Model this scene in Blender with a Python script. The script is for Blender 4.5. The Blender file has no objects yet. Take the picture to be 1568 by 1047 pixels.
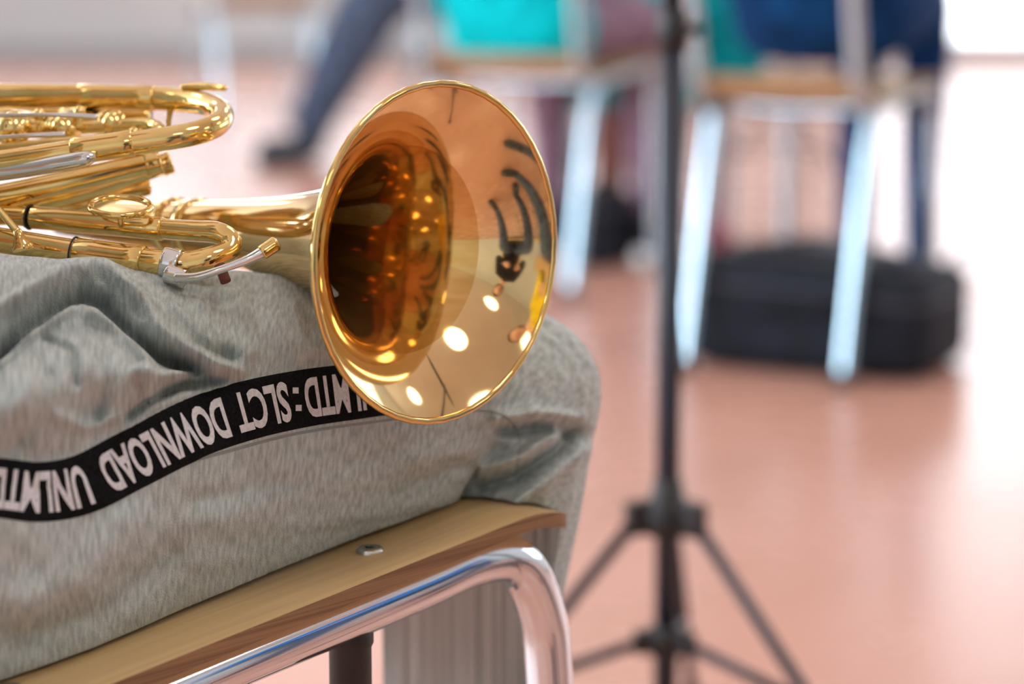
import bpy, bmesh, math, random
from mathutils import Vector, Matrix, noise
from mathutils.bvhtree import BVHTree
random.seed(3)
sc = bpy.context.scene
COL = sc.collection

# ------------------------------------------------------------------ workbench frame
# Close-up objects are drawn on an inclined bench frame (0.3 mm drawing units):
# R = right, U = up (tilted 10 deg), N = away.  bench() returns world metres.
CT, ST = math.cos(math.radians(10)), math.sin(math.radians(10))
R_ = Vector((1, 0, 0)); U_ = Vector((0, ST, CT)); N_ = Vector((0, CT, -ST))
EYE_H = 0.72; D0 = 1.11; UNIT = D0 / 3702.2
def bench(u, v, c=0.0):
    k = UNIT * (1 + c / D0)
    return Vector((0, 0, EYE_H)) + R_ * ((u - 784) * k) + U_ * (-(v - 523.5) * k) + N_ * (D0 + c)

# ------------------------------------------------------------------ materials
def new_mat(name, color=(.5, .5, .5), rough=.5, metal=0.0, spec=.5, coat=0.0):
    m = bpy.data.materials.new(name); m.use_nodes = True
    b = m.node_tree.nodes['Principled BSDF']
    b.inputs['Base Color'].default_value = (*color, 1)
    b.inputs['Roughness'].default_value = rough
    b.inputs['Metallic'].default_value = metal
    b.inputs['Specular IOR Level'].default_value = spec
    b.inputs['Coat Weight'].default_value = coat
    return m
def add_noise(m, c1, c2, scale=(10, 10, 10), coord='Object', detail=3, lo=.35, hi=.65, bump=0, bump_scale=None, rough=None):
    nt = m.node_tree; N = nt.nodes; L = nt.links; b = N['Principled BSDF']
    tc = N.new('ShaderNodeTexCoord'); mp = N.new('ShaderNodeMapping'); mp.inputs['Scale'].default_value = scale
    L.new(tc.outputs[coord], mp.inputs[0])
    nz = N.new('ShaderNodeTexNoise'); nz.inputs['Scale'].default_value = 1; nz.inputs['Detail'].default_value = detail
    L.new(mp.outputs[0], nz.inputs['Vector'])
    cr = N.new('ShaderNodeValToRGB'); cr.color_ramp.elements[0].position = lo; cr.color_ramp.elements[1].position = hi
    cr.color_ramp.elements[0].color = (*c1, 1); cr.color_ramp.elements[1].color = (*c2, 1)
    L.new(nz.outputs['Fac'], cr.inputs[0]); L.new(cr.outputs[0], b.inputs['Base Color'])
    if bump:
        mp2 = N.new('ShaderNodeMapping'); mp2.inputs['Scale'].default_value = bump_scale or scale
        L.new(tc.outputs[coord], mp2.inputs[0])
        n2 = N.new('ShaderNodeTexNoise'); n2.inputs['Scale'].default_value = 1; n2.inputs['Detail'].default_value = 2
        L.new(mp2.outputs[0], n2.inputs['Vector'])
        bp = N.new('ShaderNodeBump'); bp.inputs['Strength'].default_value = bump; bp.inputs['Distance'].default_value = .001
        L.new(n2.outputs['Fac'], bp.inputs['Height']); L.new(bp.outputs[0], b.inputs['Normal'])
    if rough:
        mr = N.new('ShaderNodeMapRange'); mr.inputs['To Min'].default_value = rough[0]; mr.inputs['To Max'].default_value = rough[1]
        L.new(nz.outputs['Fac'], mr.inputs['Value']); L.new(mr.outputs[0], b.inputs['Roughness'])
    return m
def emit_mat(name, col, s):
    m = new_mat(name, col); b = m.node_tree.nodes['Principled BSDF']
    b.inputs['Emission Color'].default_value = (*col, 1); b.inputs['Emission Strength'].default_value = s
    return m

BRASS = add_noise(new_mat('polished_brass', rough=.1, metal=1), (.74, .51, .17), (.85, .63, .26), (60, 60, 60), rough=(.04, .14))
BELLM = add_noise(new_mat('bell_gold_brass', rough=.06, metal=1), (.78, .55, .25), (.85, .62, .31), (25, 25, 25), rough=(.04, .11))
THROAT = add_noise(new_mat('bell_throat_shade', rough=.1, metal=.93), (.60, .35, .10), (.72, .45, .16), (40, 40, 200), rough=(.06, .12))  # brown base stands in for the throat's shade and bounced light
NICKEL = new_mat('nickel_silver', (.70, .71, .69), .1, 1)
CHROME = new_mat('chrome', (.76, .81, .86), .09, 1)
CHROME2 = new_mat('chrome_blue_tint', (.52, .68, .78), .13, 1)
BLACKP = new_mat('black_plastic', (.012, .011, .012), .45)
STANDM = new_mat('stand_black_paint', (.008, .013, .026), .45)
CORK = new_mat('cork', (.16, .05, .03), .8)
SCREW = new_mat('screw_steel', (.55, .54, .5), .3, 1)

def fabric_uv(name, c1, c2):
    m = new_mat(name, rough=.95, spec=.15)
    nt = m.node_tree; N = nt.nodes; L = nt.links; b = N['Principled BSDF']
    uv = N.new('ShaderNodeTexCoord')
    def nz(scale, detail=3):
        mp = N.new('ShaderNodeMapping'); mp.inputs['Scale'].default_value = scale
        L.new(uv.outputs['UV'], mp.inputs[0]); n = N.new('ShaderNodeTexNoise')
        n.inputs['Scale'].default_value = 1; n.inputs['Detail'].default_value = detail
        L.new(mp.outputs[0], n.inputs['Vector']); return n
    a = nz((560, 120, 1), 8); bb = nz((18, 14, 1), 3)
    cr = N.new('ShaderNodeValToRGB'); cr.color_ramp.elements[0].position = .32; cr.color_ramp.elements[1].position = .66
    cr.color_ramp.elements[0].color = (*c1, 1); cr.color_ramp.elements[1].color = (*c2, 1)
    L.new(a.outputs['Fac'], cr.inputs[0])
    mx = N.new('ShaderNodeMixRGB'); mx.blend_type = 'MULTIPLY'; mx.inputs[0].default_value = .4
    cr2 = N.new('ShaderNodeValToRGB'); cr2.color_ramp.elements[0].position = .3; cr2.color_ramp.elements[1].position = .55
    cr2.color_ramp.elements[0].color = (.86, .82, .76, 1); cr2.color_ramp.elements[1].color = (1, 1, 1, 1)
    L.new(bb.outputs['Fac'], cr2.inputs[0]); L.new(cr.outputs[0], mx.inputs[1]); L.new(cr2.outputs[0], mx.inputs[2])
    L.new(mx.outputs[0], b.inputs['Base Color'])
    k = nz((1100, 900, 1), 2)
    bp = N.new('ShaderNodeBump'); bp.inputs['Strength'].default_value = .8; bp.inputs['Distance'].default_value = .0007
    L.new(k.outputs['Fac'], bp.inputs['Height']); L.new(bp.outputs[0], b.inputs['Normal'])
    b.inputs['Sheen Weight'].default_value = .15
    return m
SWEAT = fabric_uv('grey_marl_sweat_fabric', (.35, .395, .38), (.60, .66, .64))
SWEAT2 = add_noise(new_mat('grey_marl_fabric', rough=.95, spec=.1), (.34, .38, .38), (.52, .57, .56), (300, 300, 80))
TAPE = add_noise(new_mat('black_woven_tape', rough=.85, spec=.1), (.004, .004, .005), (.012, .012, .013), (900, 900, 900))
INK = add_noise(new_mat('white_print', rough=.8, spec=.1), (.66, .67, .70), (.82, .82, .85), (700, 700, 700))
SKIN = add_noise(new_mat('skin', rough=.5), (.62, .33, .23), (.72, .42, .31), (20, 20, 20))
WOOD = add_noise(new_mat('beech_veneer', rough=.38, coat=.1), (.62, .41, .18), (.70, .49, .24), (9, 230, 40), coord='UV', detail=5)
PLY = add_noise(new_mat('plywood_edge', rough=.6), (.20, .10, .045), (.32, .17, .08), (6, 6, 1200), detail=1)
def cloth(name, c):
    return add_noise(new_mat(name, rough=.9, spec=.15), tuple(x * .7 for x in c), tuple(min(1, x * 1.2) for x in c), (25, 25, 25))

# ------------------------------------------------------------------ mesh helpers
def empty(name, loc=(0, 0, 0)):
    e = bpy.data.objects.new(name, None); e.location = loc; e.empty_display_size = .05; COL.objects.link(e); return e
def mesh_obj(name, verts, faces, mats, parent=None, smooth=True, uvs=None):
    me = bpy.data.meshes.new(name); me.from_pydata([tuple(v) for v in verts], [], faces); me.update()
    for m in (mats if isinstance(mats, (list, tuple)) else [mats]): me.materials.append(m)
    if smooth:
        for p in me.polygons: p.use_smooth = True
    if uvs:
        l = me.uv_layers.new(name='UVMap')
        for lp in me.loops: l.data[lp.index].uv = uvs[lp.vertex_index]
    o = bpy.data.objects.new(name, me); COL.objects.link(o)
    if parent:
        o.parent = parent; o.matrix_parent_inverse = Matrix.Translation(parent.location).inverted()
    return o
def cr_interp(P, n):
    """catmull-rom through tuples, n samples per span"""
    out = []; m = len(P)
    for i in range(m - 1):
        p0 = P[max(i - 1, 0)]; p1 = P[i]; p2 = P[i + 1]; p3 = P[min(i + 2, m - 1)]
        for j in range(n):
            t = j / n; t2 = t * t; t3 = t2 * t
            out.append(tuple(.5 * (2 * b + (c - a) * t + (2 * a - 5 * b + 4 * c - d) * t2 + (3 * b - a - 3 * c + d) * t3)
                             for a, b, c, d in zip(p0, p1, p2, p3)))
    out.append(tuple(P[-1])); return out
def sweep(name, pts, rad, mat, parent, seg=28, n=8, caps=True, flat=1.0):
    if not isinstance(rad, (list, tuple)): rad = [rad] * len(pts)
    S = cr_interp([(*p, r) for p, r in zip(pts, rad)], n) if n > 1 else [(*p, r) for p, r in zip(pts, rad)]
    P = [Vector(s[:3]) for s in S]; V = []; F = []
    t = (P[1] - P[0]).normalized(); a = t.orthogonal().normalized()
    for i, p in enumerate(P):
        t = (P[min(i + 1, len(P) - 1)] - P[max(i - 1, 0)]).normalized()
        a = (a - t * a.dot(t)).normalized(); b = t.cross(a)
        for j in range(seg):
            an = 2 * math.pi * j / seg
            V.append(p + (a * math.cos(an) + b * math.sin(an) * flat) * S[i][3])
    for i in range(len(P) - 1):
        for j in range(seg):
            k = (j + 1) % seg
            F.append((i * seg + j, i * seg + k, (i + 1) * seg + k, (i + 1) * seg + j))
    if caps:
        F.append(tuple(range(seg))[::-1]); F.append(tuple((len(P) - 1) * seg + j for j in range(seg)))
    return mesh_obj(name, V, F, mat, parent)
def lathe(name, prof, org, axis, mat, parent, seg=64):
    axis = Vector(axis).normalized(); a = axis.orthogonal().normalized(); b = axis.cross(a); V = []; F = []
    for x, r in prof:
        for j in range(seg):
            an = 2 * math.pi * j / seg
            V.append(Vector(org) + axis * x + (a * math.cos(an) + b * math.sin(an)) * r)
    for i in range(len(prof) - 1):
        for j in range(seg):
            k = (j + 1) % seg
            F.append((i * seg + j, i * seg + k, (i + 1) * seg + k, (i + 1) * seg + j))
    return mesh_obj(name, V, F, mat, parent)
def torus(name, org, axis, R, r, mat, parent):
    prof = [(r * math.sin(a), R + r * math.cos(a)) for a in [2 * math.pi * i / 16 for i in range(17)]]
    return lathe(name, prof, org, axis, mat, parent, 48)
def box(name, lo, hi, mat, parent=None, bevel=0, rot=None, pos=None):
    bm = bmesh.new(); bmesh.ops.create_cube(bm, size=1)
    c = [(a + b) / 2 for a, b in zip(lo, hi)]; d = [b - a for a, b in zip(lo, hi)]
    for v in bm.verts: v.co = Vector((v.co.x * d[0] + c[0], v.co.y * d[1] + c[1], v.co.z * d[2] + c[2]))
    if bevel: bmesh.ops.bevel(bm, geom=bm.edges[:], offset=bevel, segments=4, affect='EDGES', profile=.5)
    if rot is not None:
        bmesh.ops.transform(bm, matrix=Matrix.Rotation(rot, 4, 'Z'), verts=bm.verts)
    if pos is not None: bmesh.ops.translate(bm, vec=Vector(pos), verts=bm.verts)
    me = bpy.data.meshes.new(name); bm.to_mesh(me); bm.free(); me.materials.append(mat)
    o = bpy.data.objects.new(name, me); COL.objects.link(o)
    if bevel:
        for p in me.polygons: p.use_smooth = True
    if parent:
        o.parent = parent; o.matrix_parent_inverse = Matrix.Translation(parent.location).inverted()
    return o

# ------------------------------------------------------------------ room
X0, X1, Y0, Y1, ZC = -5.0, 5.5, -4.0, 12.0, 3.0
FLOOR = add_noise(new_mat('salmon_linoleum', rough=.25, spec=.52), (.58, .305, .225), (.64, .34, .26), (3, 3, 3), rough=(.22, .32))
WALL = add_noise(new_mat('wall_paint', rough=.8), (.60, .65, .66), (.66, .70, .71), (1, 1, 1))
CEIL = add_noise(new_mat('ceiling_paint', rough=.9), (.76, .79, .80), (.82, .85, .86), (1, 1, 1))
TRIM = new_mat('trim_grey', (.42, .42, .43), .5)
FRAME = new_mat('window_frame_white', (.7, .7, .7), .4)
SKY = emit_mat('daylight_pane', (.86, .93, 1.0), 2.7)
SKYR = emit_mat('daylight_pane_bright', (.86, .93, 1.0), 3.6)
KEY_PANE = emit_mat('key_light_pane', (.80, .91, 1.0), 9.0)  # glow of the added key window on the left wall
LAMP = emit_mat('lamp_diffuser', (1, .97, .92), 8.0)
box('floor', (X0, Y0, -.1), (X1, Y1, 0), FLOOR)
box('ceiling', (X0, Y0, ZC), (X1, Y1, ZC + .1), CEIL)
box('wall_back', (X0, Y1, 0), (X1, Y1 + .1, ZC), WALL)
box('wall_front', (X0, Y0 - .1, 0), (X1, Y0, ZC), WALL)
box('wall_left', (X0 - .1, Y0, 0), (X0, Y1, ZC), WALL)
box('wall_right', (X1, Y0, 0), (X1 + .1, Y1, ZC), WALL)
box('baseboard_back', (X0, Y1 - .02, 0), (1.2, Y1, .1), TRIM)
box('baseboard_left', (X0, Y0, 0), (X0 + .02, Y1, .1), TRIM)
box('baseboard_right', (X1 - .02, Y0, 0), (X1, Y1, .1), TRIM)
def window(name, axis, plane, a0, a1, z0, z1, inward, mat, nm=3):
    """framed glazing on a wall; axis 'x' spans x at y=plane, 'y' spans y at x=plane"""
    e = empty(name)
    def bx(n, lo, hi, d0, d1, za, zb, m):
        dd = sorted((plane + inward * d0, plane + inward * d1))
        if axis == 'x': box(n, (lo, dd[0], za), (hi, dd[1], zb), m, e)
        else: box(n, (dd[0], lo, za), (dd[1], hi, zb), m, e)
    bx('pane', a0, a1, 0.002, .012, z0, z1, mat)
    w = .06
    bx('frame_bottom', a0 - w, a1 + w, 0, .05, z0 - w, z0, FRAME); bx('frame_top', a0 - w, a1 + w, 0, .05, z1, z1 + w, FRAME)
    for i in range(nm + 1):
        x = a0 + (a1 - a0) * i / nm
        bx('mullion_%d' % i, x - w / 2, x + w / 2, 0, .05, z0, z1, FRAME)
window('window_1', 'x', Y1, 1.75, 5.3, .12, 2.5, -1, SKYR, 3)
window('window_2', 'x', Y1, -4.4, 1.0, .62, 2.4, -1, SKY, 4)
window('key_light_window', 'y', X0, -2.5, 6.5, .9, 2.5, 1, KEY_PANE, 6)  # unseen window, added as the key light from the left
window('window_4', 'y', X1, 3.5, 8.0, .9, 2.4, -1, SKY, 4)
i = 0
for y in (-2.2, .4, 3.0, 5.8, 8.6):
    for x in (-2.3, .9, 3.6):
        e = empty('ceiling_lamp' if i == 0 else 'ceiling_lamp.%03d' % i, (x, y, ZC)); i += 1
        lathe('housing', [(0, 0), (0, .41), (-.05, .41), (-.055, .39), (-.04, .385)], (x, y, ZC), (0, 0, 1), FRAME, e, 40)
        lathe('diffuser', [(-.045, .386), (-.07, .36), (-.09, .26), (-.097, .12), (-.098, 0)], (x, y, ZC), (0, 0, 1), LAMP, e, 40)

# ------------------------------------------------------------------ school chair
def chair(O, f, W, zs, name, slope=.06, tube=.0118, CH=None):
    CH = CH or CHROME2
    O = Vector(O); f = Vector((*f, 0)).normalized(); l = Vector((-f.y, f.x, 0))
    par = empty(name, (O.x, O.y, 0))
    zf = lambda s: zs + slope * s - (max(0, s + .045) ** 2) * 6.5 + (max(0, -.33 - s) ** 2) * 6
    P = lambda s, w, z: Vector((O.x, O.y, 0)) + f * s + l * w + Vector((0, 0, z))
    Ls = .41; R = .024; ns, nw = 70, 30; V = []; UV = []; th = .0072
    ss = [-Ls + Ls * math.sin(math.pi / 2 * i / ns) for i in range(ns + 1)]
    for side in (0, 1):
        for s in ss:
            ins = R - math.sqrt(max(0, R * R - max(0, s + R) ** 2))
            inb = R - math.sqrt(max(0, R * R - max(0, -Ls + R - s) ** 2)); ins = max(ins, inb)
            for j in range(nw + 1):
                w = ins + (W - 2 * ins) * j / nw
                dish = -.008 * math.sin(math.pi * j / nw) * min(1, (s + Ls) * 3) * min(1, max(0, -s) * 8)
                V.append(P(s, w, zf(s) + dish - side * th)); UV.append((s, w))
    F = []; M = nw + 1; H = (ns + 1) * M
    for i2 in range(ns):
        for j in range(nw):
            a = i2 * M + j; F.append((a, a + M, a + M + 1, a + 1)); F.append((H + a, H + a + 1, H + a + M + 1, H + a + M))
    nf = len(F)
    for i2 in range(ns):
        a = i2 * M; F.append((a, H + a, H + a + M, a + M)); a = i2 * M + nw; F.append((a, a + M, H + a + M, H + a))
    for j in range(nw):
        a = j; F.append((a, a + 1, H + a + 1, H + a)); a = ns * M + j; F.append((a, H + a, H + a + 1, a + 1))
    o = mesh_obj('seat', V, F, [WOOD, PLY], par, uvs=UV)
    for p in o.data.polygons:
        if p.index >= nf: p.material_index = 1; p.use_smooth = False
    bv = o.modifiers.new('bevel', 'BEVEL'); bv.width = .0016; bv.segments = 3; bv.limit_method = 'ANGLE'; bv.angle_limit = math.radians(50)
    tz = lambda s: zs + slope * s - th - tube - .001
    for k, w in enumerate((.018, W - .018)):
        pts = [P(.010, w, 0.0), P(.005, w, .12), P(-.001, w, .25), P(-.007, w, tz(0) - .075), P(-.013, w, tz(0) - .04), P(-.030, w, tz(0) - .012),
               P(-.058, w, tz(-.055)), P(-.10, w, tz(-.1)), P(-.2, w, tz(-.2)), P(-.30, w, tz(-.3)), P(-.37, w, tz(-.37) + .004),
               P(-.405, w, tz(-.4) + .035), P(-.43, w, .55), P(-.455, w, .66), P(-.48, w, .80)]
        sweep('side_frame_%d' % k, pts, tube, CH, par, 24, 6)
        sweep('rear_leg_%d' % k, [P(-.45, w, 0), P(-.41, w, .15), P(-.37, w, .3), P(-.335, w, tz(-.33))], tube, CH, par, 20, 4)
        for q, s in enumerate((.010, -.45)):
            lathe('foot_cap_%d%d' % (k, q), [(0, 0), (0, tube + .003), (.02, tube + .003), (.022, tube)], P(s, w, .0), (0, 0, 1), BLACKP, par, 20)
        zb = tz(-.12) - tube
        lathe('stacking_bumper_%d' % k, [(.006, 0), (.006, .0095), (0, .0105), (-.004, .0105), (-.006, .0095), (-.035, .0095), (-.038, .008), (-.038, 0)], P(-.137, w + .002, zb), (0, 0, 1), BLACKP, par, 28)
        for q, s in enumerate((-.113, -.31)):
            ww = .032 if k == 0 else W - .032
            lathe('rivet_%d%d' % (k, q), [(.0004, 0), (.0004, .0018), (.0010, .0022), (.0012, .0050), (.0002, .0062), (-.002, .0062)], P(s, ww, zf(s) - .0008), (0, 0, 1), SCREW, par, 28)
            for an in (0.4, 1.97):
                dd = (f * math.cos(an) + l * math.sin(an)) * .0022; c = P(s, ww, zf(s) + .0000)
                sweep('rivet_slot_%d%d' % (k, q), [c - dd, c + dd], .0005, BLACKP, par, 8, 1)
    for q, s in enumerate((-.09, -.31)):
        sweep('cross_bar_%d' % q, [P(s, .018, tz(s)), P(s, W / 2, tz(s) - .006), P(s, W - .018, tz(s))], tube * .8, CH, par, 16, 4)
    V = []; F = []; UV = []
    for side in (0, 1):
        for a in range(11):
            for b in range(21):
                z = .62 + .2 * a / 10; w = -.005 + (W + .01) * b / 20
                sx = -.455 - (z - .66) * .18 - .02 * math.sin(math.pi * b / 20) + (.013 if side == 0 else .022)
                inset = .02 * (abs(a / 5 - 1) ** 3); w = w + (W / 2 - w) * inset * 4
                V.append(P(sx, w, z)); UV.append((w, z))
    for a in range(10):
        for b in range(20):
            q = a * 21 + b; F += [(q, q + 1, q + 22, q + 21), (231 + q, 231 + q + 21, 231 + q + 22, 231 + q + 1)]
    for b in range(20): F += [(b, 231 + b, 231 + b + 1, b + 1), (210 + b, 211 + b, 442 + b, 441 + b)]
    for a in range(10): F += [(a * 21, a * 21 + 21, 231 + a * 21 + 21, 231 + a * 21), (a * 21 + 20, 231 + a * 21 + 20, 231 + a * 21 + 41, a * 21 + 41)]
    mesh_obj('backrest', V, F, WOOD, par, uvs=UV)
    return P, zf
CF = (.68, .73); CO = (.036, 1.123)
P_ch, zf_ch = chair(CO, CF, .40, .449, 'school_chair', slope=.095, CH=CHROME)
chair((.73, 4.07), (.45, .89), .30, .46, 'school_chair.001')
chair((.31, 4.94), (.40, .90), .36, .445, 'school_chair.002')
chair((.12, 5.36), (0, -1), .38, .445, 'school_chair.003')
chair((-.30, 7.32), (-1, -.05), .38, .445, 'school_chair.004')
chair((-.80, 8.9), (-.3, .9), .38, .445, 'school_chair.005')
chair((.86, -.10), (-.75, .66), .38, .445, 'school_chair.006')

# ------------------------------------------------------------------ people
def skin_mesh(name, nodes, bones, matmap, parent, sub=2, root=None):
    names = list(nodes); idx = {n: i for i, n in enumerate(names)}
    me = bpy.data.meshes.new(name + '_sk'); me.from_pydata([tuple(nodes[n][0]) for n in names], [(idx[a], idx[b]) for a, b, _ in bones], [])
    o = bpy.data.objects.new(name + '_sk', me); COL.objects.link(o)
    o.modifiers.new('s', 'SKIN'); 
    for i, n in enumerate(names):
        r = nodes[n][1]; r = (r, r) if not isinstance(r, tuple) else r
        me.skin_vertices[0].data[i].radius = r; me.skin_vertices[0].data[i].use_root = (n == (root or names[0]))
    o.modifiers.new('d', 'SUBSURF').levels = sub
    dg = bpy.context.evaluated_depsgraph_get(); dg.update()
    m2 = bpy.data.meshes.new_from_object(o.evaluated_get(dg)); m2.name = name
    bpy.data.objects.remove(o)
    labs = list(dict.fromkeys(b[2] for b in bones)); m2.materials.clear()
    for l in labs: m2.materials.append(matmap[l])
    segs = [(Vector(nodes[a][0]), Vector(nodes[b][0]), labs.index(l)) for a, b, l in bones]
    for p in m2.polygons:
        p.use_smooth = True; best = 9
        for a, b, l in segs:
            d = b - a; t = max(0, min(1, (p.center - a).dot(d) / max(1e-9, d.length_squared)))
            q = (p.center - a - d * t).length
            if q < best: best = q; p.material_index = l
    ob = bpy.data.objects.new(name, m2); COL.objects.link(ob); ob.parent = parent
    ob.matrix_parent_inverse = Matrix.Translation(parent.location).inverted()
    return ob
def hand(name, wrist, d, nrm, mat, parent, side=1, sc_=1.0, curl=.6):
    wrist = Vector(wrist); d = Vector(d).normalized(); nrm = Vector(nrm); nrm = (nrm - d * nrm.dot(d)).normalized(); x = d.cross(nrm) * side
    nodes = {'w': (wrist, .022 * sc_), 'p': (wrist + d * .045 * sc_, (.022 * sc_, .016 * sc_))}; bones = [('w', 'p', 'skin')]
    for i, (off, L) in enumerate(((-.03, .062), (-.010, .074), (.010, .070), (.029, .055))):
        k = wrist + d * .082 * sc_ + x * off * sc_; nodes['k%d' % i] = (k, .0095 * sc_); bones.append(('p', 'k%d' % i, 'skin'))
        prev = 'k%d' % i; ang = 0; pos = k
        for j, fr in enumerate((.45, .32, .23)):
            ang += curl * (.6 + .4 * j); dd = d * math.cos(ang) + nrm * math.sin(ang)
            pos = pos + dd * L * fr * sc_; n = 'f%d%d' % (i, j); nodes[n] = (pos, (.0085 - .001 * j) * sc_); bones.append((prev, n, 'skin')); prev = n
    t0 = wrist + d * .025 * sc_ - x * .026 * sc_; t1 = t0 + (d * .8 - x * .6 + nrm * .3) * .032 * sc_; t2 = t1 + (d * .9 - x * .1 + nrm * .5) * .028 * sc_
    nodes['t0'] = (t0, .013 * sc_); nodes['t1'] = (t1, .0105 * sc_); nodes['t2'] = (t2, .009 * sc_)
    bones += [('w', 't0', 'skin'), ('t0', 't1', 'skin'), ('t1', 't2', 'skin')]
    return skin_mesh(name, nodes, bones, {'skin': mat}, parent, 2)
EYEW = new_mat('eye_white', (.8, .8, .78), .2); IRIS = new_mat('iris', (.05, .03, .02), .2); LIP = new_mat('lips', (.5, .16, .13), .5)
def head(c, fwd, hair, parent, s=1.0, long=False):
    c = Vector(c); f = Vector(fwd).normalized(); up = Vector((0, 0, 1)); f = (f - up * f.dot(up) * .7).normalized(); x = f.cross(up).normalized(); up = x.cross(f)
    def pt(a, b, d): return c + (x * a + f * b + up * d) * s
    V = []; F = []; nu, nv = 40, 32
    for i in range(nv + 1):
        th = math.pi * i / nv
        for j in range(nu):
            ph = 2 * math.pi * j / nu
            a = math.sin(th) * math.cos(ph); b = math.sin(th) * math.sin(ph); d = math.cos(th)
            jaw = 1 - .32 * max(0, -d) ** 1.3
            X = a * .073 * jaw; Y = b * .092 * (jaw if b > 0 else 1 - .3 * max(0, -d)); Z = d * .115
            if b > 0:
                Y += .020 * math.exp(-((X / .011) ** 2 + ((Z + .022) / .02) ** 2)) - .007 * (math.exp(-(((abs(X) - .03) / .015) ** 2 + (Z / .013) ** 2)))
                Y += .005 * math.exp(-((X / .02) ** 2 + ((Z + .062) / .008) ** 2)) + .006 * math.exp(-((X / .018) ** 2 + ((Z + .1) / .015) ** 2))
            V.append(pt(X, Y, Z))
    for i in range(nv):
        for j in range(nu):
            k = (j + 1) % nu; F.append((i * nu + j, (i + 1) * nu + j, (i + 1) * nu + k, i * nu + k))
    mesh_obj('head', V, F, SKIN, parent)
    for sx in (-1, 1):
        for nm, r, off, m in (('eye', .011, .076, EYEW), ('iris', .0055, .083, IRIS)):
            prof = [(r * math.cos(math.pi * q / 10), r * math.sin(math.pi * q / 10)) for q in range(11)]
            lathe(nm + ('_l' if sx < 0 else '_r'), prof, pt(sx * .03, off, 0), f, m, parent, 16)
        sweep('ear' + ('_l' if sx < 0 else '_r'), [pt(sx * .074, -.01, .022), pt(sx * .084, -.02, .015), pt(sx * .082, -.018, -.01), pt(sx * .073, -.008, -.025)], [.006 * s, .011 * s, .009 * s, .005 * s], SKIN, parent, 12, 4)
    sweep('mouth', [pt(-.022, .078, -.062), pt(0, .092, -.061), pt(.022, .078, -.062)], [.002 * s, .0045 * s, .002 * s], LIP, parent, 10, 4)
    V = []; F = []
    for i in range(nv + 1):
        th = math.pi * .5 * i / nv * 1.0
        for j in range(nu):
            ph = 2 * math.pi * j / nu; b0 = math.sin(ph)
            ext = 1.0 if b0 > .25 else (1.55 if not long else 1.75)
            ext = .72 + (ext - .72) * min(1, max(0, (.55 - b0) / .6))
            t = th * ext
            w = 1.09 + .02 * noise.noise(Vector((ph * 4, t * 5, 0)))
            V.append(pt(math.sin(t) * math.cos(ph) * .075 * w, math.sin(t) * b0 * .094 * w, math.cos(t) * .117 * w - (.08 * max(0, t - 1.6) if long else 0)))
    for i in range(nv):
        for j in range(nu):
            k = (j + 1) % nu; F.append((i * nu + j, (i + 1) * nu + j, (i + 1) * nu + k, i * nu + k))
    mesh_obj('hair', V, F, hair, parent)
SHOE = new_mat('shoe_dark', (.02, .03, .045), .6)
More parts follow.
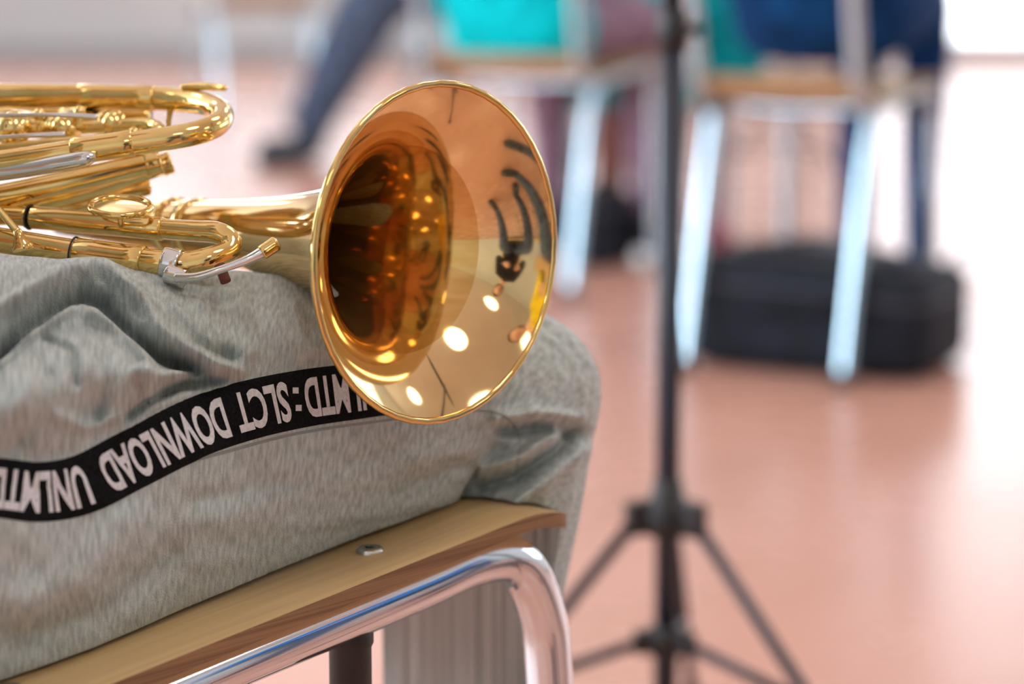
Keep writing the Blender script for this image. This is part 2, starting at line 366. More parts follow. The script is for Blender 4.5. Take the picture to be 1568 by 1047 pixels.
def person(name, hip, fwd, top, legs, shoe, hair, s=1.0, shin=None, shin_ext=0.05, spread=.11, long=False, thigh_z=0.0, hipw=.135, long_top=False, skirt=None, lr=1.0):
    shin = shin or legs
    hip = Vector(hip); f = Vector((*fwd, 0)).normalized(); l = Vector((-f.y, f.x, 0))
    par = empty(name, (hip.x, hip.y, 0))
    Q = lambda a, b, z: hip + (l * a + f * b + Vector((0, 0, z))) * s
    nd = {'pelvis': (Q(0, 0, 0), (hipw * s, .11 * s)), 'waist': (Q(0, -.02, .17), (.12 * s, .10 * s)), 'chest': (Q(0, -.02, .36), (.135 * s, .10 * s)),
          'neck': (Q(0, .005, .50), .055 * s), 'headb': (Q(0, .03, .59), .05 * s)}
    bn = [('pelvis', 'waist', 'top'), ('waist', 'chest', 'top'), ('chest', 'neck', 'top'), ('neck', 'headb', 'skin')]
    sh = shin_ext; hl = 'top' if long_top else 'legs'
    for k, sd in (('l', 1), ('r', -1)):
        kz = thigh_z; fz = -(hip.z - .035) / s
        nd.update({'sho' + k: (Q(sd * .155, -.01, .42), .062 * s), 'elb' + k: (Q(sd * .22, .06, .16), .045 * s), 'wri' + k: (Q(sd * .11, .27, .20), .028 * s),
                   'hip' + k: (Q(sd * .085, .04, -.01), .092 * s), 'mid' + k: (Q(sd * (.085 + spread) / 2 + sd * .01, .22, kz * .5), .082 * s * lr), 'kne' + k: (Q(sd * spread, .42, kz), .062 * s * lr),
                   'cal' + k: (Q(sd * spread, .42 + sh * .35, kz - .14), .055 * s * lr), 'ank' + k: (Q(sd * spread, .42 + sh, fz + .07), .036 * s * lr),
                   'heel' + k: (Q(sd * spread, .42 + sh - .02, fz + .01), .040 * s), 'toe' + k: (Q(sd * (spread + .02), .42 + sh + .16, fz), .035 * s)})
        bn += [('chest', 'sho' + k, 'top'), ('sho' + k, 'elb' + k, 'top'), ('elb' + k, 'wri' + k, 'top'), ('pelvis', 'hip' + k, hl), ('hip' + k, 'mid' + k, 'legs'),
               ('mid' + k, 'kne' + k, 'legs'), ('kne' + k, 'cal' + k, 'legs' if shin is legs else 'shin'), ('cal' + k, 'ank' + k, 'shin'), ('ank' + k, 'heel' + k, 'shoe'), ('heel' + k, 'toe' + k, 'shoe')]
        hand('hand_' + k, Q(sd * .11, .27, .20), f - l * sd * .4, -l * sd + Vector((0, 0, -.4)), SKIN, par, sd, s * .9)
    skin_mesh('body', nd, bn, {'top': top, 'legs': legs, 'shin': shin, 'shoe': shoe, 'skin': SKIN}, par)
    if skirt:
        # long skirt draped over the lap and hanging to mid calf
        V = []; F = []; prof = [(.0, .10, .14, .13), (.06, .03, .17, .15), (.2, .075, .19, .12), (.34, .07, .20, .11), (.44, .0, .21, .10), (.46, -.10, .22, .09), (.46, -.24, .235, .09)]
        for a, (b, z, rx, rz) in enumerate(cr_interp(prof, 5)):
            drop = min(1, max(0, (b - .36) / .1)); nn = 48
            for j in range(nn):
                p = 2 * math.pi * j / nn; wv = 1 + .05 * math.sin(p * 9) * drop
                if a < 20: V.append(Q(rx * math.cos(p) * wv, b, z - .06 + rz * math.sin(p) * .75))
                else: V.append(Q(rx * math.cos(p) * wv, b + rz * math.sin(p) * wv, z))
        m = len(V) // 48
        for a in range(m - 1):
            for j in range(48): F.append((a * 48 + j, a * 48 + (j + 1) % 48, (a + 1) * 48 + (j + 1) % 48, (a + 1) * 48 + j))
        mesh_obj('skirt', V, F, skirt, par)
    head(Q(0, .06, .68), f * 1.0 + Vector((0, 0, -.1)), hair, par, s * .98, long)
    return par
HB = cloth('hair_brown', (.06, .03, .015)); HBL = cloth('hair_fair', (.35, .22, .1)); HK = cloth('hair_dark', (.02, .015, .012))
NAVY = cloth('navy_cloth', (.006, .07, .23)); CYAN = cloth('cyan_cloth', (.0, .72, .82)); TEAL = cloth('teal_cloth', (.0, .30, .35))
DENIM = add_noise(new_mat('dark_denim', rough=.9), (.012, .022, .05), (.09, .13, .21), (40, 40, 40)); PURP = cloth('mauve_cloth', (.30, .19, .26))
PINKS = cloth('pink_shoe', (.40, .09, .14)); YEL = cloth('yellow_cloth', (.75, .55, .02)); BARE = cloth('bare_leg', (.45, .20, .16)); DKTOP = cloth('dark_cloth', (.015, .015, .02)); BLUE = cloth('blue_cloth', (.02, .16, .42))
person('seated_musician.001', (.485, 3.93, .575), (.45, .89), NAVY, cloth('navy_trousers', (.005, .04, .14)), SHOE, HB, 1.0, spread=.06, hipw=.18, shin_ext=.0, lr=.85)
person('seated_musician.002', (.0, 4.70, .515), (.40, .90), CYAN, PURP, SHOE, HBL, .98, long=True, hipw=.21, long_top=True)
person('seated_musician.003', (.31, 5.62, .55), (.02, -1), TEAL, TEAL, PINKS, HK, .95, shin=BARE, shin_ext=-.02, long=True, skirt=TEAL)
person('seated_musician.004', (.06, 7.12, .55), (-1, -.05), DENIM, DENIM, SHOE, HB, 1.0, shin_ext=.24, spread=.12, hipw=.16, lr=1.9)
person('reflected_musician_yellow', (.83, .20, .55), (-.75, .66), YEL, DENIM, SHOE, HB, .95)  # unseen figure, added for the yellow in the bell's reflection
person('reflected_musician_blue', (1.75, .9, .55), (-.95, .2), BLUE, DENIM, SHOE, HBL, .95)  # unseen figure, added; its blue top reflects in the chair tube
person('reflected_photographer', (.32, -.40, .55), (-.1, 1), DKTOP, DENIM, SHOE, HB, 1.05, spread=.15, hipw=.16)  # unseen stand-in for the photographer, added as the bell's dark reflection
chair((1.55, 1.10), (-.95, .2), .38, .445, 'school_chair.007')
chair((.52, -.17), (-.1, 1), .38, .445, 'school_chair.008')

# ------------------------------------------------------------------ music stands
def music_stand(name, x, y, a0, rr=1.0, top=1.15):
    par = empty(name, (x, y, 0)); P = lambda r, a, z: Vector((x + r * math.cos(math.radians(a)), y + r * math.sin(math.radians(a)), z))
    sweep('lower_tube', [P(0, 0, .085), P(0, 0, .64)], .0098 * rr, STANDM, par, 20, 1)
    sweep('upper_tube', [P(0, 0, .60), P(0, 0, top)], .0078 * rr, STANDM, par, 20, 1)
    lathe('height_clamp', [(0, .0098), (.002, .0125), (.03, .0125), (.034, .0085)], P(0, 0, .615), (0, 0, 1), BLACKP, par, 24)
    sweep('clamp_knob', [P(.008, 20, .632), P(.022, 20, .632)], [.003, .006], BLACKP, par, 14, 1)
    sweep('inner_rod', [P(0, 0, .03), P(0, 0, .12)], .005, STANDM, par, 14, 1)
    lathe('upper_hub', [(0, .009), (0, .019), (.006, .021), (.024, .021), (.03, .014), (.045, .012), (.047, .0095)], P(0, 0, .228), (0, 0, 1), BLACKP, par, 28)
    lathe('lower_hub', [(0, .006), (0, .016), (.02, .016), (.024, .0095)], P(0, 0, .128), (0, 0, 1), BLACKP, par, 28)
    for k in range(3):
        a = a0 + 120 * k
        box('hub_lug_%d' % k, (.010, -.0075, -.014), (.036, .0075, .014), BLACKP, par, .003, math.radians(a), (x, y, .243))
        box('low_lug_%d' % k, (.008, -.006, -.010), (.028, .006, .010), BLACKP, par, .003, math.radians(a), (x, y, .139))
        sweep('leg_%d' % k, [P(.026, a, .243), P(.235, a, .012)], .0062, STANDM, par, 14, 1, flat=.75)
        sweep('brace_%d' % k, [P(.02, a, .139), P(.142, a, .112)], .0048, STANDM, par, 12, 1)
        sweep('foot_%d' % k, [P(.225, a, .022), P(.245, a, .0085)], [.0085, .0085], BLACKP, par, 14, 1)
    A = math.radians(a0 + 196)
    d = Vector((math.cos(A), math.sin(A), 0)); e = Vector((-d.y, d.x, 0)); c = Vector((x, y, top))
    up = (Vector((0, 0, 1)) - d * .35).normalized()
    q = lambda a, b: c + e * a + up * b - d * .02
    for k, b in enumerate((-.02, .11, .24)): sweep('desk_rail_%d' % k, [q(-.24, b), q(.24, b)], .004, STANDM, par, 10, 1)
    for k, a in enumerate((-.24, 0, .24)): sweep('desk_post_%d' % k, [q(a, -.02), q(a, .24)], .004, STANDM, par, 10, 1)
    sweep('desk_ledge', [q(-.24, -.02) + d * .0, q(.24, -.02)], .009, STANDM, par, 10, 1, flat=.4)
music_stand('music_stand', .1255, 1.90, 200)
music_stand('music_stand.001', 1.16, 5.0, 176)
music_stand('music_stand.002', .72, 6.3, 190)
music_stand('reflected_stand', .62, 1.15, 60)  # unseen stand, added to be mirrored in the bell

# ------------------------------------------------------------------ soft instrument cases
BAG = add_noise(new_mat('black_nylon', rough=.7, spec=.25), (.005, .008, .014), (.010, .015, .025), (30, 30, 30), bump=.4, bump_scale=(400, 400, 400))
ZIP = new_mat('zip_grey', (.05, .055, .07), .5)
def case(name, x, y, rot, L, W, H):
    par = empty(name, (x, y, 0)); r = math.radians(rot); V = []; F = []; nu, nv = 72, 28
    for i in range(nv + 1):
        t = -math.pi / 2 + math.pi * i / nv
        for j in range(nu):
            p = 2 * math.pi * j / nu
            sg = lambda q, e: math.copysign(abs(q) ** e, q)
            ct = sg(math.cos(t), .25) if abs(math.cos(t)) > 1e-6 else 0
            X = L / 2 * ct * sg(math.cos(p), .28); Y = W / 2 * ct * sg(math.sin(p), .3)
            hh = H * (1 - .10 * (X / L + .5))
            Z = hh / 2 + hh / 2 * sg(math.sin(t), .3)
            if Z > .02: Z += .008 * noise.noise(Vector((X * 12, Y * 12, 3)))
            Y += .006 * noise.noise(Vector((X * 10, Z * 20, 9))); Z = max(Z, 0.0)
            V.append((x + X * math.cos(r) - Y * math.sin(r), y + X * math.sin(r) + Y * math.cos(r), Z))
    for i in range(nv):
        for j in range(nu):
            k = (j + 1) % nu; F.append((i * nu + j, i * nu + k, (i + 1) * nu + k, (i + 1) * nu + j))
    mesh_obj('shell', V, F, BAG, par)
    i = int(nv * .55); loop = [Vector(V[i * nu + j]) for j in range(nu)] + [Vector(V[i * nu])]; c = Vector((x, y, loop[0].z))
    sweep('zip', [c + (p - c) * 1.004 for p in loop], .0035, ZIP, par, 8, 1)
    P = lambda a, b, z: Vector((x + a * math.cos(r) - b * math.sin(r), y + a * math.sin(r) + b * math.cos(r), z))
    sweep('handle', [P(-.06, -W / 2 + .005, H * .6), P(-.05, -W / 2 - .022, H * .66), P(.05, -W / 2 - .022, H * .66), P(.06, -W / 2 + .005, H * .6)], .009, BAG, par, 12, 5)
    sweep('strap', [P(-L * .35, -W * .2, H * .97), P(-L * .1, W * .15, H + .008), P(L * .2, -W * .1, H + .004), P(L * .36, W * .1, H * .90)], .011, ZIP, par, 10, 6, flat=.25)
case('instrument_case', .515, 3.895, -27, .42, .28, .185)
case('instrument_case.001', .19, 5.05, 70, .24, .10, .16)

# ------------------------------------------------------------------ foreground musician: right leg in sweat trousers
mus = empty('seated_musician', (-.40, 1.03, 0))
ST_ = [(-400, 800, -.160, 0, 430, 340), (-200, 775, -.130, 0, 400, 335), (0, 745, -.088, 0, 360, 318), (150, 728, -.060, 0, 320, 298), (300, 700, -.024, 2, 281, 276),
       (450, 662, .010, 4, 241, 256), (600, 640, .042, 6, 190, 236), (700, 628, .065, 10, 165, 218), (765, 632, .080, 25, 165, 205), (795, 665, .090, 50, 155, 200),
       (792, 725, .100, 72, 118, 195), (780, 805, .108, 86, 107, 190), (742, 935, .115, 97, 112, 190), (700, 1070, .122, 98, 116, 188), (640, 1300, .135, 98, 108, 170),
       (590, 1550, .15, 96, 95, 150), (560, 1790, .165, 92, 88, 140), (552, 1860, .168, 90, 78, 125)]
ROWS = cr_interp(ST_, 32); NPH = 400
FOLDS = [([(-30, 490), (60, 438), (115, 414), (160, 412), (205, 447), (250, 505), (320, 552), (366, 578)], 24, 13),
         ([(-40, 580), (20, 515), (75, 468), (125, 447), (158, 458), (198, 506), (245, 543), (300, 562)], -34, 12),
         ([(215, 470), (280, 520), (350, 545)], -10, 12),
         ([(60, 600), (130, 568), (185, 578)], 26, 50), ([(-60, 640), (20, 630)], 18, 56),
         ([(198, 640), (232, 612), (275, 590), (340, 585)], -22, 10), ([(225, 632), (275, 606), (340, 600)], 10, 10), ([(212, 575), (250, 580), (300, 562)], 17, 10),
         ([(140, 485), (190, 512), (226, 555), (230, 600)], 17, 10), ([(0, 560), (60, 505), (110, 476)], 13, 8), ([(70, 520), (110, 545), (115, 590)], -9, 8),
         ([(20, 690), (60, 640), (70, 580)], -9, 14), ([(-20, 430), (60, 405), (100, 400)], 6, 12), ([(300, 455), (330, 500), (380, 540)], 6, 13), ([(255, 455), (330, 530)], 6, 8),
         ([(380, 440), (400, 500), (440, 550)], -4, 11), ([(450, 470), (465, 520), (510, 550)], 4, 12), ([(330, 445), (420, 450), (490, 480)], 4, 9), ([(20, 470), (10, 520), (-30, 560)], -6, 9),
         ([(150, 540), (165, 590), (150, 640)], -6, 9), ([(90, 640), (130, 655), (180, 640)], 6, 10),
         ([(760, 640), (820, 632), (885, 640)], 11, 9), ([(770, 660), (830, 655), (895, 664)], -12, 10),
         ([(735, 748), (790, 730), (850, 690), (885, 655)], -17, 11), ([(740, 715), (800, 700), (850, 665)], 11, 11), ([(790, 770), (850, 725), (890, 690)], 11, 11),
         ([(380, 470), (440, 520), (520, 545)], 5, 30), ([(40, 925), (130, 880), (200, 800)], 7, 32), ([(20, 990), (150, 940), (260, 850)], -9, 24),
         ([(330, 800), (420, 760), (560, 700)], 4, 32), ([(600, 760), (700, 720), (760, 690)], -8, 18), ([(640, 700), (730, 690)], 6, 18), ([(300, 770), (450, 740), (600, 690)], -4, 16),
         ([(400, 450), (470, 480), (520, 520)], -5, 16)]
TAPE_PTS = [(-330, 770), (-200, 745), (-90, 742), (0, 747), (60, 753), (125, 742), (200, 705), (300, 655), (380, 628), (470, 609), (560, 597), (640, 585), (700, 566), (750, 545)]
def seg_d2(px, py, poly):
    best = 1e9
    for (ax, ay), (bx, by) in zip(poly, poly[1:]):
        dx, dy = bx - ax, by - ay; t = ((px - ax) * dx + (py - ay) * dy) / (dx * dx + dy * dy); t = 0 if t < 0 else (1 if t > 1 else t)
        q = (px - ax - dx * t) ** 2 + (py - ay - dy * t) ** 2
        if q < best: best = q
    return best
FB = [(p, a, w, min(q[0] for q in p) - 2.4 * w, max(q[0] for q in p) + 2.4 * w, min(q[1] for q in p) - 2.4 * w, max(q[1] for q in p) + 2.4 * w) for p, a, w in FOLDS]
V = []; F = []; UV = []; acc = 0; prev = None
f_ = Vector((*CF, 0)).normalized(); l_ = Vector((-f_.y, f_.x, 0))
for i, (cu, cv, cc, be, r1, r2) in enumerate(ROWS):
    be = math.radians(be); du, dv = math.sin(be), -math.cos(be)
    if prev: acc += math.hypot(cu - prev[0], cv - prev[1]) * UNIT * 1.15
    prev = (cu, cv)
    for j in range(NPH):
        ph = 2 * math.pi * j / NPH; s, co = math.sin(ph), math.cos(ph)
        s2 = math.copysign(abs(s) ** .92, s); c2 = math.copysign(abs(co) ** .88, co)
        u = cu + du * r1 * s2; v = cv + dv * r1 * s2; c = cc - r2 * UNIT * c2
        d = 2.2 * noise.noise(Vector((acc * 14, ph * 1.6, 2.0))) + 1.9 * noise.noise(Vector((acc * 40 + ph * 4, ph * 4, 7.0)))
        fd = 0
        if co > -.35:
            wgt = min(1, (co + .35) / .45)
            for p, a, w, x0, x1, y0, y1 in FB:
                if x0 < u < x1 and y0 < v < y1: fd += wgt * a * math.exp(-seg_d2(u, v, p) / (w * w))
            if fd and u < 620:
                t = max(0, min(1, (math.sqrt(seg_d2(u, v, TAPE_PTS)) - 46) / 26)); fd *= t * t * (3 - 2 * t)
        d *= .001; fd *= .001
        g = d + fd * .2
        pt = bench(u + du * g / UNIT * s, v + dv * g / UNIT * s, c - d * co - fd * max(co, .75))
        rel = pt - Vector((CO[0], CO[1], 0)); sa = rel.dot(f_); wa = rel.dot(l_)
        if -.5 < sa < .004 and wa > -.02:
            zz = zf_ch(max(sa, -.4)) + .001
            if pt.z < zz:
                k = max(0, min(1, (wa + .02) / .02)) if pt.z < zz - .03 else 1
                pt.z = pt.z + (zz - pt.z) * k
        V.append(pt); UV.append((acc, ph * .085))
NR = len(ROWS)
for i in range(NR - 1):
    for j in range(NPH):
        k = (j + 1) % NPH; F.append((i * NPH + j, (i + 1) * NPH + j, (i + 1) * NPH + k, i * NPH + k))
leg = mesh_obj('sweat_trousers_right_leg', V, F, SWEAT, mus, uvs=UV)
bvh = BVHTree.FromPolygons(V, F)
def on_leg(u, v, off):
    a = bench(u, v, -.5); b = bench(u, v, .3); d = (b - a).normalized()
    h = bvh.ray_cast(a, d)
    if h[0] is None: return None
    n = h[1] if h[1].dot(d) < 0 else -h[1]
    return h[0] + n * off
# side tape
TP = cr_interp(TAPE_PTS, 30)
AR = [0]
for a, b in zip(TP, TP[1:]): AR.append(AR[-1] + math.hypot(b[0] - a[0], b[1] - a[1]))
def arc_at_u(u):
    for i in range(len(TP) - 1):
        if TP[i][0] <= u <= TP[i + 1][0]:
            t = (u - TP[i][0]) / (TP[i + 1][0] - TP[i][0]); return AR[i] + t * (AR[i + 1] - AR[i])
def at_arc(s):
    lo, hi = 0, len(AR) - 1
    while hi - lo > 1:
        m = (lo + hi) // 2
        if AR[m] <= s: lo = m
        else: hi = m
    t = (s - AR[lo]) / (AR[hi] - AR[lo]); a, b = TP[lo], TP[hi]; L = math.hypot(b[0] - a[0], b[1] - a[1])
    i0 = max(lo - 5, 0); i1 = min(hi + 5, len(TP) - 1); dx = TP[i1][0] - TP[i0][0]; dy = TP[i1][1] - TP[i0][1]; q = math.hypot(dx, dy)
    return a[0] + (b[0] - a[0]) * t, a[1] + (b[1] - a[1]) * t, dx / q, dy / q
V2 = []; F2 = []; NS = 520; NW = 20; ix = {}
for i in range(NS + 1):
    x, y, tx, ty = at_arc(AR[-1] * .9999 * i / NS)
    hw = 47 - 4 * max(0, min(1, (x - 350) / 250))
    for j in range(NW + 1):
        o = (j / NW * 2 - 1) * hw; e = .0009 if 0 < j < NW else -.0003
        p = on_leg(x - ty * o, y + tx * o, e)
        if p is not None: ix[(i, j)] = len(V2); V2.append(p)
for i in range(NS):
    for j in range(NW):
        ks = [(i, j), (i, j + 1), (i + 1, j + 1), (i + 1, j)]
        if all(k in ix for k in ks):
            q = [ix[k] for k in ks]
            if max((V2[q[k]] - V2[q[k - 1]]).length for k in range(4)) < .03: F2.append(tuple(q))
mesh_obj('side_tape', V2, F2, TAPE, mus)
def word(txt, u0, u1, hgt, nm):
    cu = bpy.data.curves.new(nm, 'FONT'); cu.body = txt; cu.offset = .030; cu.resolution_u = 4; cu.space_character = 1.0
    o = bpy.data.objects.new(nm + '_t', cu); COL.objects.link(o); dg = bpy.context.evaluated_depsgraph_get(); dg.update()
    me = bpy.data.meshes.new_from_object(o.evaluated_get(dg)); bpy.data.objects.remove(o)
    bm = bmesh.new(); bm.from_mesh(me)
    xs = [v.co.x for v in bm.verts]; ys = [v.co.y for v in bm.verts]; a, b = min(xs), max(xs); c, d = min(ys), max(ys)
    for v in bm.verts: v.co = Vector(((v.co.x - a) / (b - a), (v.co.y - c) / (d - c), 0))
    n = max(2, len(txt) * 4)
    for k in range(1, n):
        g = bm.verts[:] + bm.edges[:] + bm.faces[:]; bmesh.ops.bisect_plane(bm, geom=g, plane_co=(k / n, 0, 0), plane_no=(1, 0, 0))
    for k in range(1, 6):
        g = bm.verts[:] + bm.edges[:] + bm.faces[:]; bmesh.ops.bisect_plane(bm, geom=g, plane_co=(0, k / 6, 0), plane_no=(0, 1, 0))
    s0, s1 = arc_at_u(u0), arc_at_u(u1); bad = []
    for v in bm.verts:
        s = s1 - v.co.x * (s1 - s0); o_ = (v.co.y - .5) * hgt; x, y, tx, ty = at_arc(s)
        p = on_leg(x - ty * o_, y + tx * o_, .0014)
        if p is None: bad.append(v)
        else: v.co = p
    if bad: bmesh.ops.delete(bm, geom=bad, context='VERTS')
    bm.to_mesh(me); bm.free(); me.name = nm; me.materials.clear(); me.materials.append(INK)
    ob = bpy.data.objects.new(nm, me); COL.objects.link(ob); ob.parent = mus; ob.matrix_parent_inverse = Matrix.Translation(mus.location).inverted()
word('UNLMTD', 464, 596, 60, 'tape_print_1'); word('SLCT', 358, 440, 61, 'tape_print_2'); word('DOWNLOAD', 156, 344, 63, 'tape_print_3')
word('UNLMTD', -22, 132, 63, 'tape_print_4'); word('SLCT', -130, -40, 60, 'tape_print_5')
for k, o_ in enumerate((-14, 12)):
    x, y, tx, ty = at_arc(arc_at_u(452)); pts = [on_leg(x - ty * o_ + 4.5 * a, y + tx * o_ + 4.5 * b, .0014) for a, b in ((-1, -1), (1, -1), (1, 1), (-1, 1))]
    mesh_obj('tape_colon_%d' % k, pts, [(0, 1, 2, 3)], INK, mus)
# rest of the musician
def W3(h, a, b, z): return h + l_ * a + f_ * b + Vector((0, 0, z))
H = Vector((-.415, 1.00, .53)); ank = bench(553, 1860, .168)
nd = {'pelvis': (H, (.14, .12)), 'waist': (W3(H, 0, -.05, .17), (.125, .105)), 'chest': (W3(H, 0, -.08, .37), (.14, .105)), 'neck': (W3(H, 0, -.06, .51), (.055, .055)), 'headb': (W3(H, 0, -.02, .6), .05),
      'shol': (W3(H, .16, -.08, .43), .064), 'elbl': (W3(H, .25, -.04, .17), .046), 'wril': (W3(H, .15, .05, .10), .029),
      'shor': (W3(H, -.16, -.08, .43), .064), 'elbr': (W3(H, -.21, -.14, .18), .046), 'wrir': (W3(H, -.14, -.0, .12), .029),
      'hipl': (W3(H, .09, .04, -.01), .095), 'midl': ((-.37, 1.28, .51), .08), 'knel': ((-.33, 1.46, .475), .062), 'call': ((-.34, 1.48, .33), .058), 'ankl': ((-.36, 1.46, .11), .038), 'heell': ((-.36, 1.44, .045), .04), 'toel': ((-.33, 1.60, .036), .036),
      'hipr': (W3(H, -.08, .05, -.01), .1)}
bn = [('pelvis', 'waist', 'top'), ('waist', 'chest', 'top'), ('chest', 'neck', 'top'), ('neck', 'headb', 'skin'), ('chest', 'shol', 'top'), ('shol', 'elbl', 'top'), ('elbl', 'wril', 'top'), ('chest', 'shor', 'top'),
      ('shor', 'elbr', 'top'), ('elbr', 'wrir', 'top'), ('pelvis', 'hipl', 'legs'), ('hipl', 'midl', 'legs'), ('midl', 'knel', 'legs'), ('knel', 'call', 'legs'), ('call', 'ankl', 'legs'), ('ankl', 'heell', 'shoe'), ('heell', 'toel', 'shoe'), ('pelvis', 'hipr', 'legs')]
skin_mesh('body', nd, bn, {'top': SWEAT2, 'legs': SWEAT2, 'shoe': SHOE, 'skin': SKIN}, mus)
hand('hand_l', nd['wril'][0], f_ * .6 - l_ * .5 + Vector((0, 0, -.4)), -l_ + Vector((0, 0, -.4)), SKIN, mus, 1, .9)
hand('hand_r', nd['wrir'][0], f_ * .7 + l_ * .3 + Vector((0, 0, -.4)), l_ + Vector((0, 0, -.4)), SKIN, mus, -1, .9)
head(W3(H, 0, .01, .69), f_ + Vector((0, 0, -.2)), HB, mus)
skin_mesh('shoe_right', {'a': (ank + Vector((0, 0, .03)), .038), 'h': (Vector((ank.x, ank.y, .045)), .04), 't': (Vector((ank.x + .09, ank.y + .09, .036)), .036)}, [('a', 'h', 's'), ('h', 't', 's')], {'s': SHOE}, mus)

# ------------------------------------------------------------------ the horn
horn = empty('flugelhorn', tuple(bench(300, 300, 0)))
PSI = math.radians(47); DEL = math.radians(7.5)
AX = (R_ * math.sin(PSI) * math.cos(DEL) - U_ * math.sin(PSI) * math.sin(DEL) - N_ * math.cos(PSI)).normalized()
BC = bench(675, 388, -.07); K = UNIT * (1 - .07 / D0)
rf = lambda x: 257 * (200 / (200 + x)) ** 1.503 + 15 * (1 - math.exp(-x / 200))
xs = [0, 1, 2, 4, 6, 9, 12, 16, 20, 25, 30] + [35 + 6 * i for i in range(40)] + [290 + 25 * i for i in range(28)]
inner = [(-x * K, rf(x) * K) for x in xs]
outer = [(-x * K - .0003, rf(x) * K + .0006) for x in xs]
bell = lathe('bell', [(-950 * K, rf(950) * K + .0006)] + outer[::-1] + inner, BC, AX, BELLM, horn, 160)
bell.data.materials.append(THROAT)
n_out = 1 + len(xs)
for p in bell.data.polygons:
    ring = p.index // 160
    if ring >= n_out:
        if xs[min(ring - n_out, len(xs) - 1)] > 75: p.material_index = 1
torus('bell_rim_bead', BC - AX * .0008, AX, 257 * K + .0005, .0016, BRASS, horn)
def ferrule(nm, p, d, r, ln, mat, seg=32):
    d = Vector(d).normalized()
    lathe(nm, [(-ln / 2, 0), (-ln / 2, r * .92), (-ln / 2 + .0006, r), (-ln * .25, r * .97), (ln * .25, r * .97), (ln / 2 - .0006, r), (ln / 2, r * .92), (ln / 2, 0)], p, d, mat, horn, seg)
def sleeve(nm, L0, L1, ex, mat):
    pr = [(-L1 * K, rf(L1) * K), (-L1 * K + .0004, rf(L1) * K + ex), (-L0 * K - .0004, rf(L0) * K + ex), (-L0 * K, rf(L0) * K)]
    lathe(nm, pr, BC, AX, mat, horn, 48)
sleeve('bell_tail_ferrule', 575, 605, .0014, BRASS); sleeve('bell_tail_ferrule_2', 640, 655, .0020, BRASS)
def tube(nm, pts, r, mat=BRASS, seg=28, n=10):
    rr = r if isinstance(r, (list, tuple)) else [r] * len(pts)
    return sweep(nm, [bench(*p) for p in pts], [q * UNIT * (1 + p[2] / D0) for q, p in zip(rr, pts)], mat, horn, seg, n)
def fer(nm, a, b, r, mat=BRASS):
    A, B = bench(*a), bench(*b); ferrule(nm, (A + B) / 2, B - A, r * UNIT, (B - A).length, mat)
tube('leadpipe_loop', [(-260, 150, .06), (-100, 146, .05), (60, 147, .04), (180, 149, .035), (262, 152, .03), (312, 159, .018), (338, 173, .0), (333, 190, -.018), (303, 203, -.03), (250, 213, -.035), (150, 227, -.035), (40, 243, -.035), (-120, 266, -.03), (-260, 285, -.02)], 18.5)
fer('loop_sleeve_upper', (120, 148.0, .038), (238, 151, .031), 20.5); fer('loop_sleeve_lower', (110, 232.5, -.035), (205, 219, -.035), 20.5)
tube('main_tube', [(-260, 168, .075), (-60, 172, .065), (100, 178, .055), (230, 180, .05)], 15)
tube('lyre_tab', [(278, 133, .024), (300, 132, .022), (325, 133, .018), (344, 135, .012)], [4, 6, 6, 5])
tube('slide_brace', [(262, 165, .03), (258, 188, .0), (262, 205, -.03)], [5, 4.5, 5])
tube('second_valve_slide', [(-120, 206, .02), (60, 200, .018), (170, 193, .016), (222, 190, .012), (243, 197, .004), (230, 207, -.004), (170, 214, -.008), (-120, 238, -.005)], 10)
tube('lever_rod_1', [(-80, 215, -.02), (40, 208, -.022), (100, 206, -.02)], [3.5, 3.5, 5], NICKEL)
tube('lever_rod_2', [(-60, 178, -.01), (80, 176, -.012), (150, 180, -.01)], [3.5, 3.5, 5], NICKEL)
tube('nickel_slide_leg', [(-200, 285, -.03), (0, 264, -.035), (90, 250, -.04), (130, 243, -.042), (147, 240, -.042)], [13, 13, 13, 12, 6], NICKEL)
tube('valve_branch_1', [(-120, 325, -.02), (40, 292, -.015), (150, 268, -.01), (228, 250, -.005)], 18)
fer('branch_cap_1', (222, 252, -.005), (246, 246, -.004), 21)
tube('valve_branch_2', [(-120, 352, .0), (30, 318, .0), (120, 296, .01), (200, 270, .018), (250, 252, .022)], 15)
fer('branch_cap_2', (246, 254, .022), (262, 248, .023), 18)
tube('lower_branch', [(-150, 320, .02), (0, 330, .01), (110, 318, .012), (170, 296, .02), (225, 285, .03)], 15)
for k, (u, v, c) in enumerate(((18, 196, .0), (98, 197, .012), (172, 190, .02))):
    o = bench(u, v, c); d = (N_ * .75 - R_ * .6 + U_ * .12).normalized(); r = (27, 24, 22)[k] * UNIT
    lathe('valve_%d' % (k + 1), [(-.009, 0), (-.009, r * .25), (-.0075, r * .3), (-.0065, r * .35), (-.0062, r * .8), (-.005, r * .95), (-.003, r), (.001, r), (.0015, r * .9), (.004, r * .9), (.0045, r * .98), (.006, r * .98), (.0065, r * .88), (.085, r * .88), (.0855, r), (.095, r), (.096, 0)], o, d, BRASS, horn, 48)
for k, (u, v, c) in enumerate(((122, 172, .01), (60, 176, .005), (205, 205, .0))):
    tube('post_%d' % k, [(u, v - 10, c), (u, v + 25, c)], [4, 5]); lathe('post_ball_%d' % k, [(.003 * math.cos(math.pi * q / 8), .003 * math.sin(math.pi * q / 8)) for q in range(9)], bench(u, v, c), U_, BRASS, horn, 16)
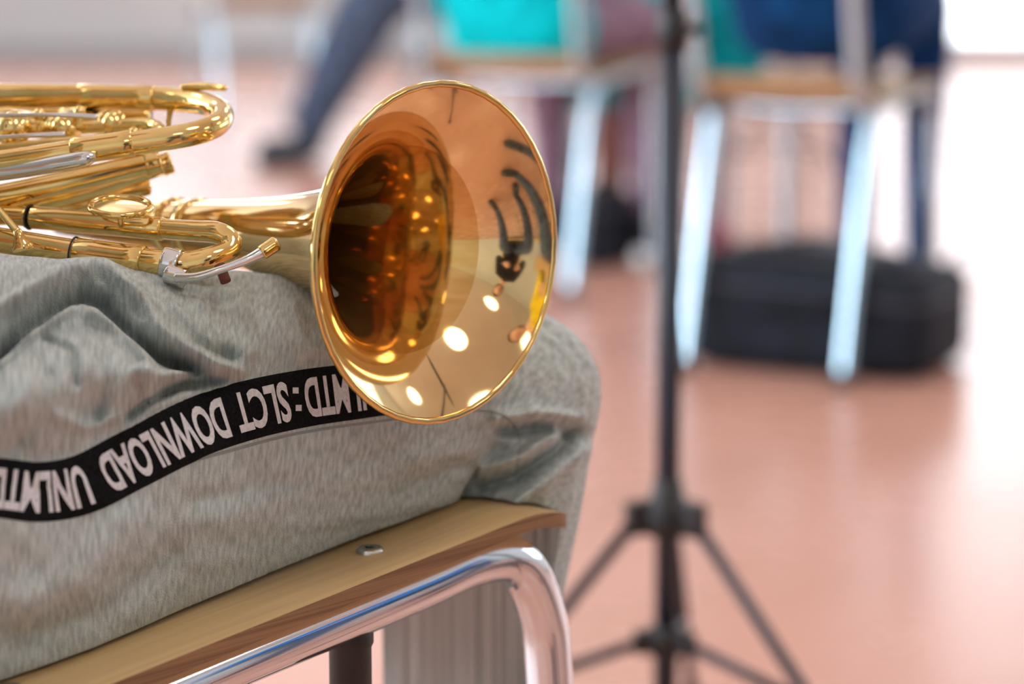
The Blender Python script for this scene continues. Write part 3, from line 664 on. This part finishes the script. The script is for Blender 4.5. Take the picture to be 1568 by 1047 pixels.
tube('third_slide', [(-160, 315, .0), (30, 331, -.02), (180, 345, -.035), (285, 353, -.045), (330, 356, -.05), (352, 368, -.052), (350, 384, -.055), (322, 396, -.06), (285, 405, -.06), (235, 403, -.06), (120, 388, -.05), (0, 368, -.04), (-160, 345, -.03)],
     [15, 15, 15, 16, 17, 17, 17, 18, 21, 22, 21, 20, 20])
fer('slide_sleeve_upper', (40, 332, -.021), (250, 350.5, -.042), 17.5); fer('slide_sleeve_lower', (118, 388, -.05), (222, 402, -.059), 24)
fer('slide_end_nickel', (250, 402, -.061), (276, 408, -.062), 25, NICKEL)
torus('slide_ring_black_1', bench(46, 332.5, -.022), bench(180, 345, -.035) - bench(46, 332.5, -.022), 18 * UNIT, 1.6 * UNIT, BLACKP, horn)
torus('slide_ring_black_2', bench(114, 387, -.05), bench(180, 396, -.054) - bench(114, 387, -.05), 22.5 * UNIT, 1.6 * UNIT, BLACKP, horn)
tube('water_key_lever', [(270, 425, -.075), (300, 424, -.078), (340, 412, -.08), (378, 398, -.08), (405, 384, -.08), (424, 371, -.078)], [8, 7, 6, 7, 9, 9], NICKEL)
fer('water_key_saddle', (255, 418, -.07), (283, 428, -.072), 14, NICKEL)
fer('water_key_cork', (336, 405, -.07), (346, 432, -.072), 8, CORK)
fer('water_key_tip', (400, 388, -.08), (424, 372, -.078), 11, BRASS)
tube('brace_rod', [(-60, 262, -.03), (-10, 312, -.045), (28, 356, -.06)], 6); lathe('brace_foot', [(0, 0), (0, .0018), (.003, .0022), (.006, .0038), (.0075, .0048), (.009, .0045)], bench(26, 352, -.065), -U_ + N_ * .2 + R_ * .3, BRASS, horn, 28)
torus('finger_ring', bench(184, 316, -.045), (U_ * .93 - N_ * .36 + R_ * .05), 44 * UNIT, 5 * UNIT, BRASS, horn)
tube('ring_post', [(184, 330, -.055), (186, 345, -.04)], 5)
tube('mouthpipe', [(-260, 285, -.02), (-330, 300, -.01), (-380, 260, .02), (-350, 180, .05), (-260, 150, .06)], 17)
tube('slide_crook', [(-160, 315, .0), (-200, 318, -.01), (-200, 340, -.02), (-160, 345, -.03)], 16)
tube('mouthpiece', [(-350, 290, .0), (-400, 300, -.01), (-440, 306, -.015), (-470, 312, -.02), (-478, 313, -.021)], [14, 13, 20, 38, 44], NICKEL)

# ------------------------------------------------------------------ world, camera
w = bpy.data.worlds.new('world'); sc.world = w; w.use_nodes = True
w.node_tree.nodes['Background'].inputs[0].default_value = (.7, .8, 1, 1); w.node_tree.nodes['Background'].inputs[1].default_value = .6
cd = bpy.data.cameras.new('camera'); cam = bpy.data.objects.new('camera', cd); COL.objects.link(cam); sc.camera = cam
cam.location = (0, 0, EYE_H); cam.rotation_euler = (math.radians(80), 0, 0); cd.lens = 85; cd.sensor_width = 36; cd.clip_start = .05
cd.dof.use_dof = True; cd.dof.focus_distance = 1.035; cd.dof.aperture_fstop = 4.6; cd.dof.aperture_blades = 9
sc.view_settings.view_transform = 'Standard'; sc.view_settings.look = 'None'
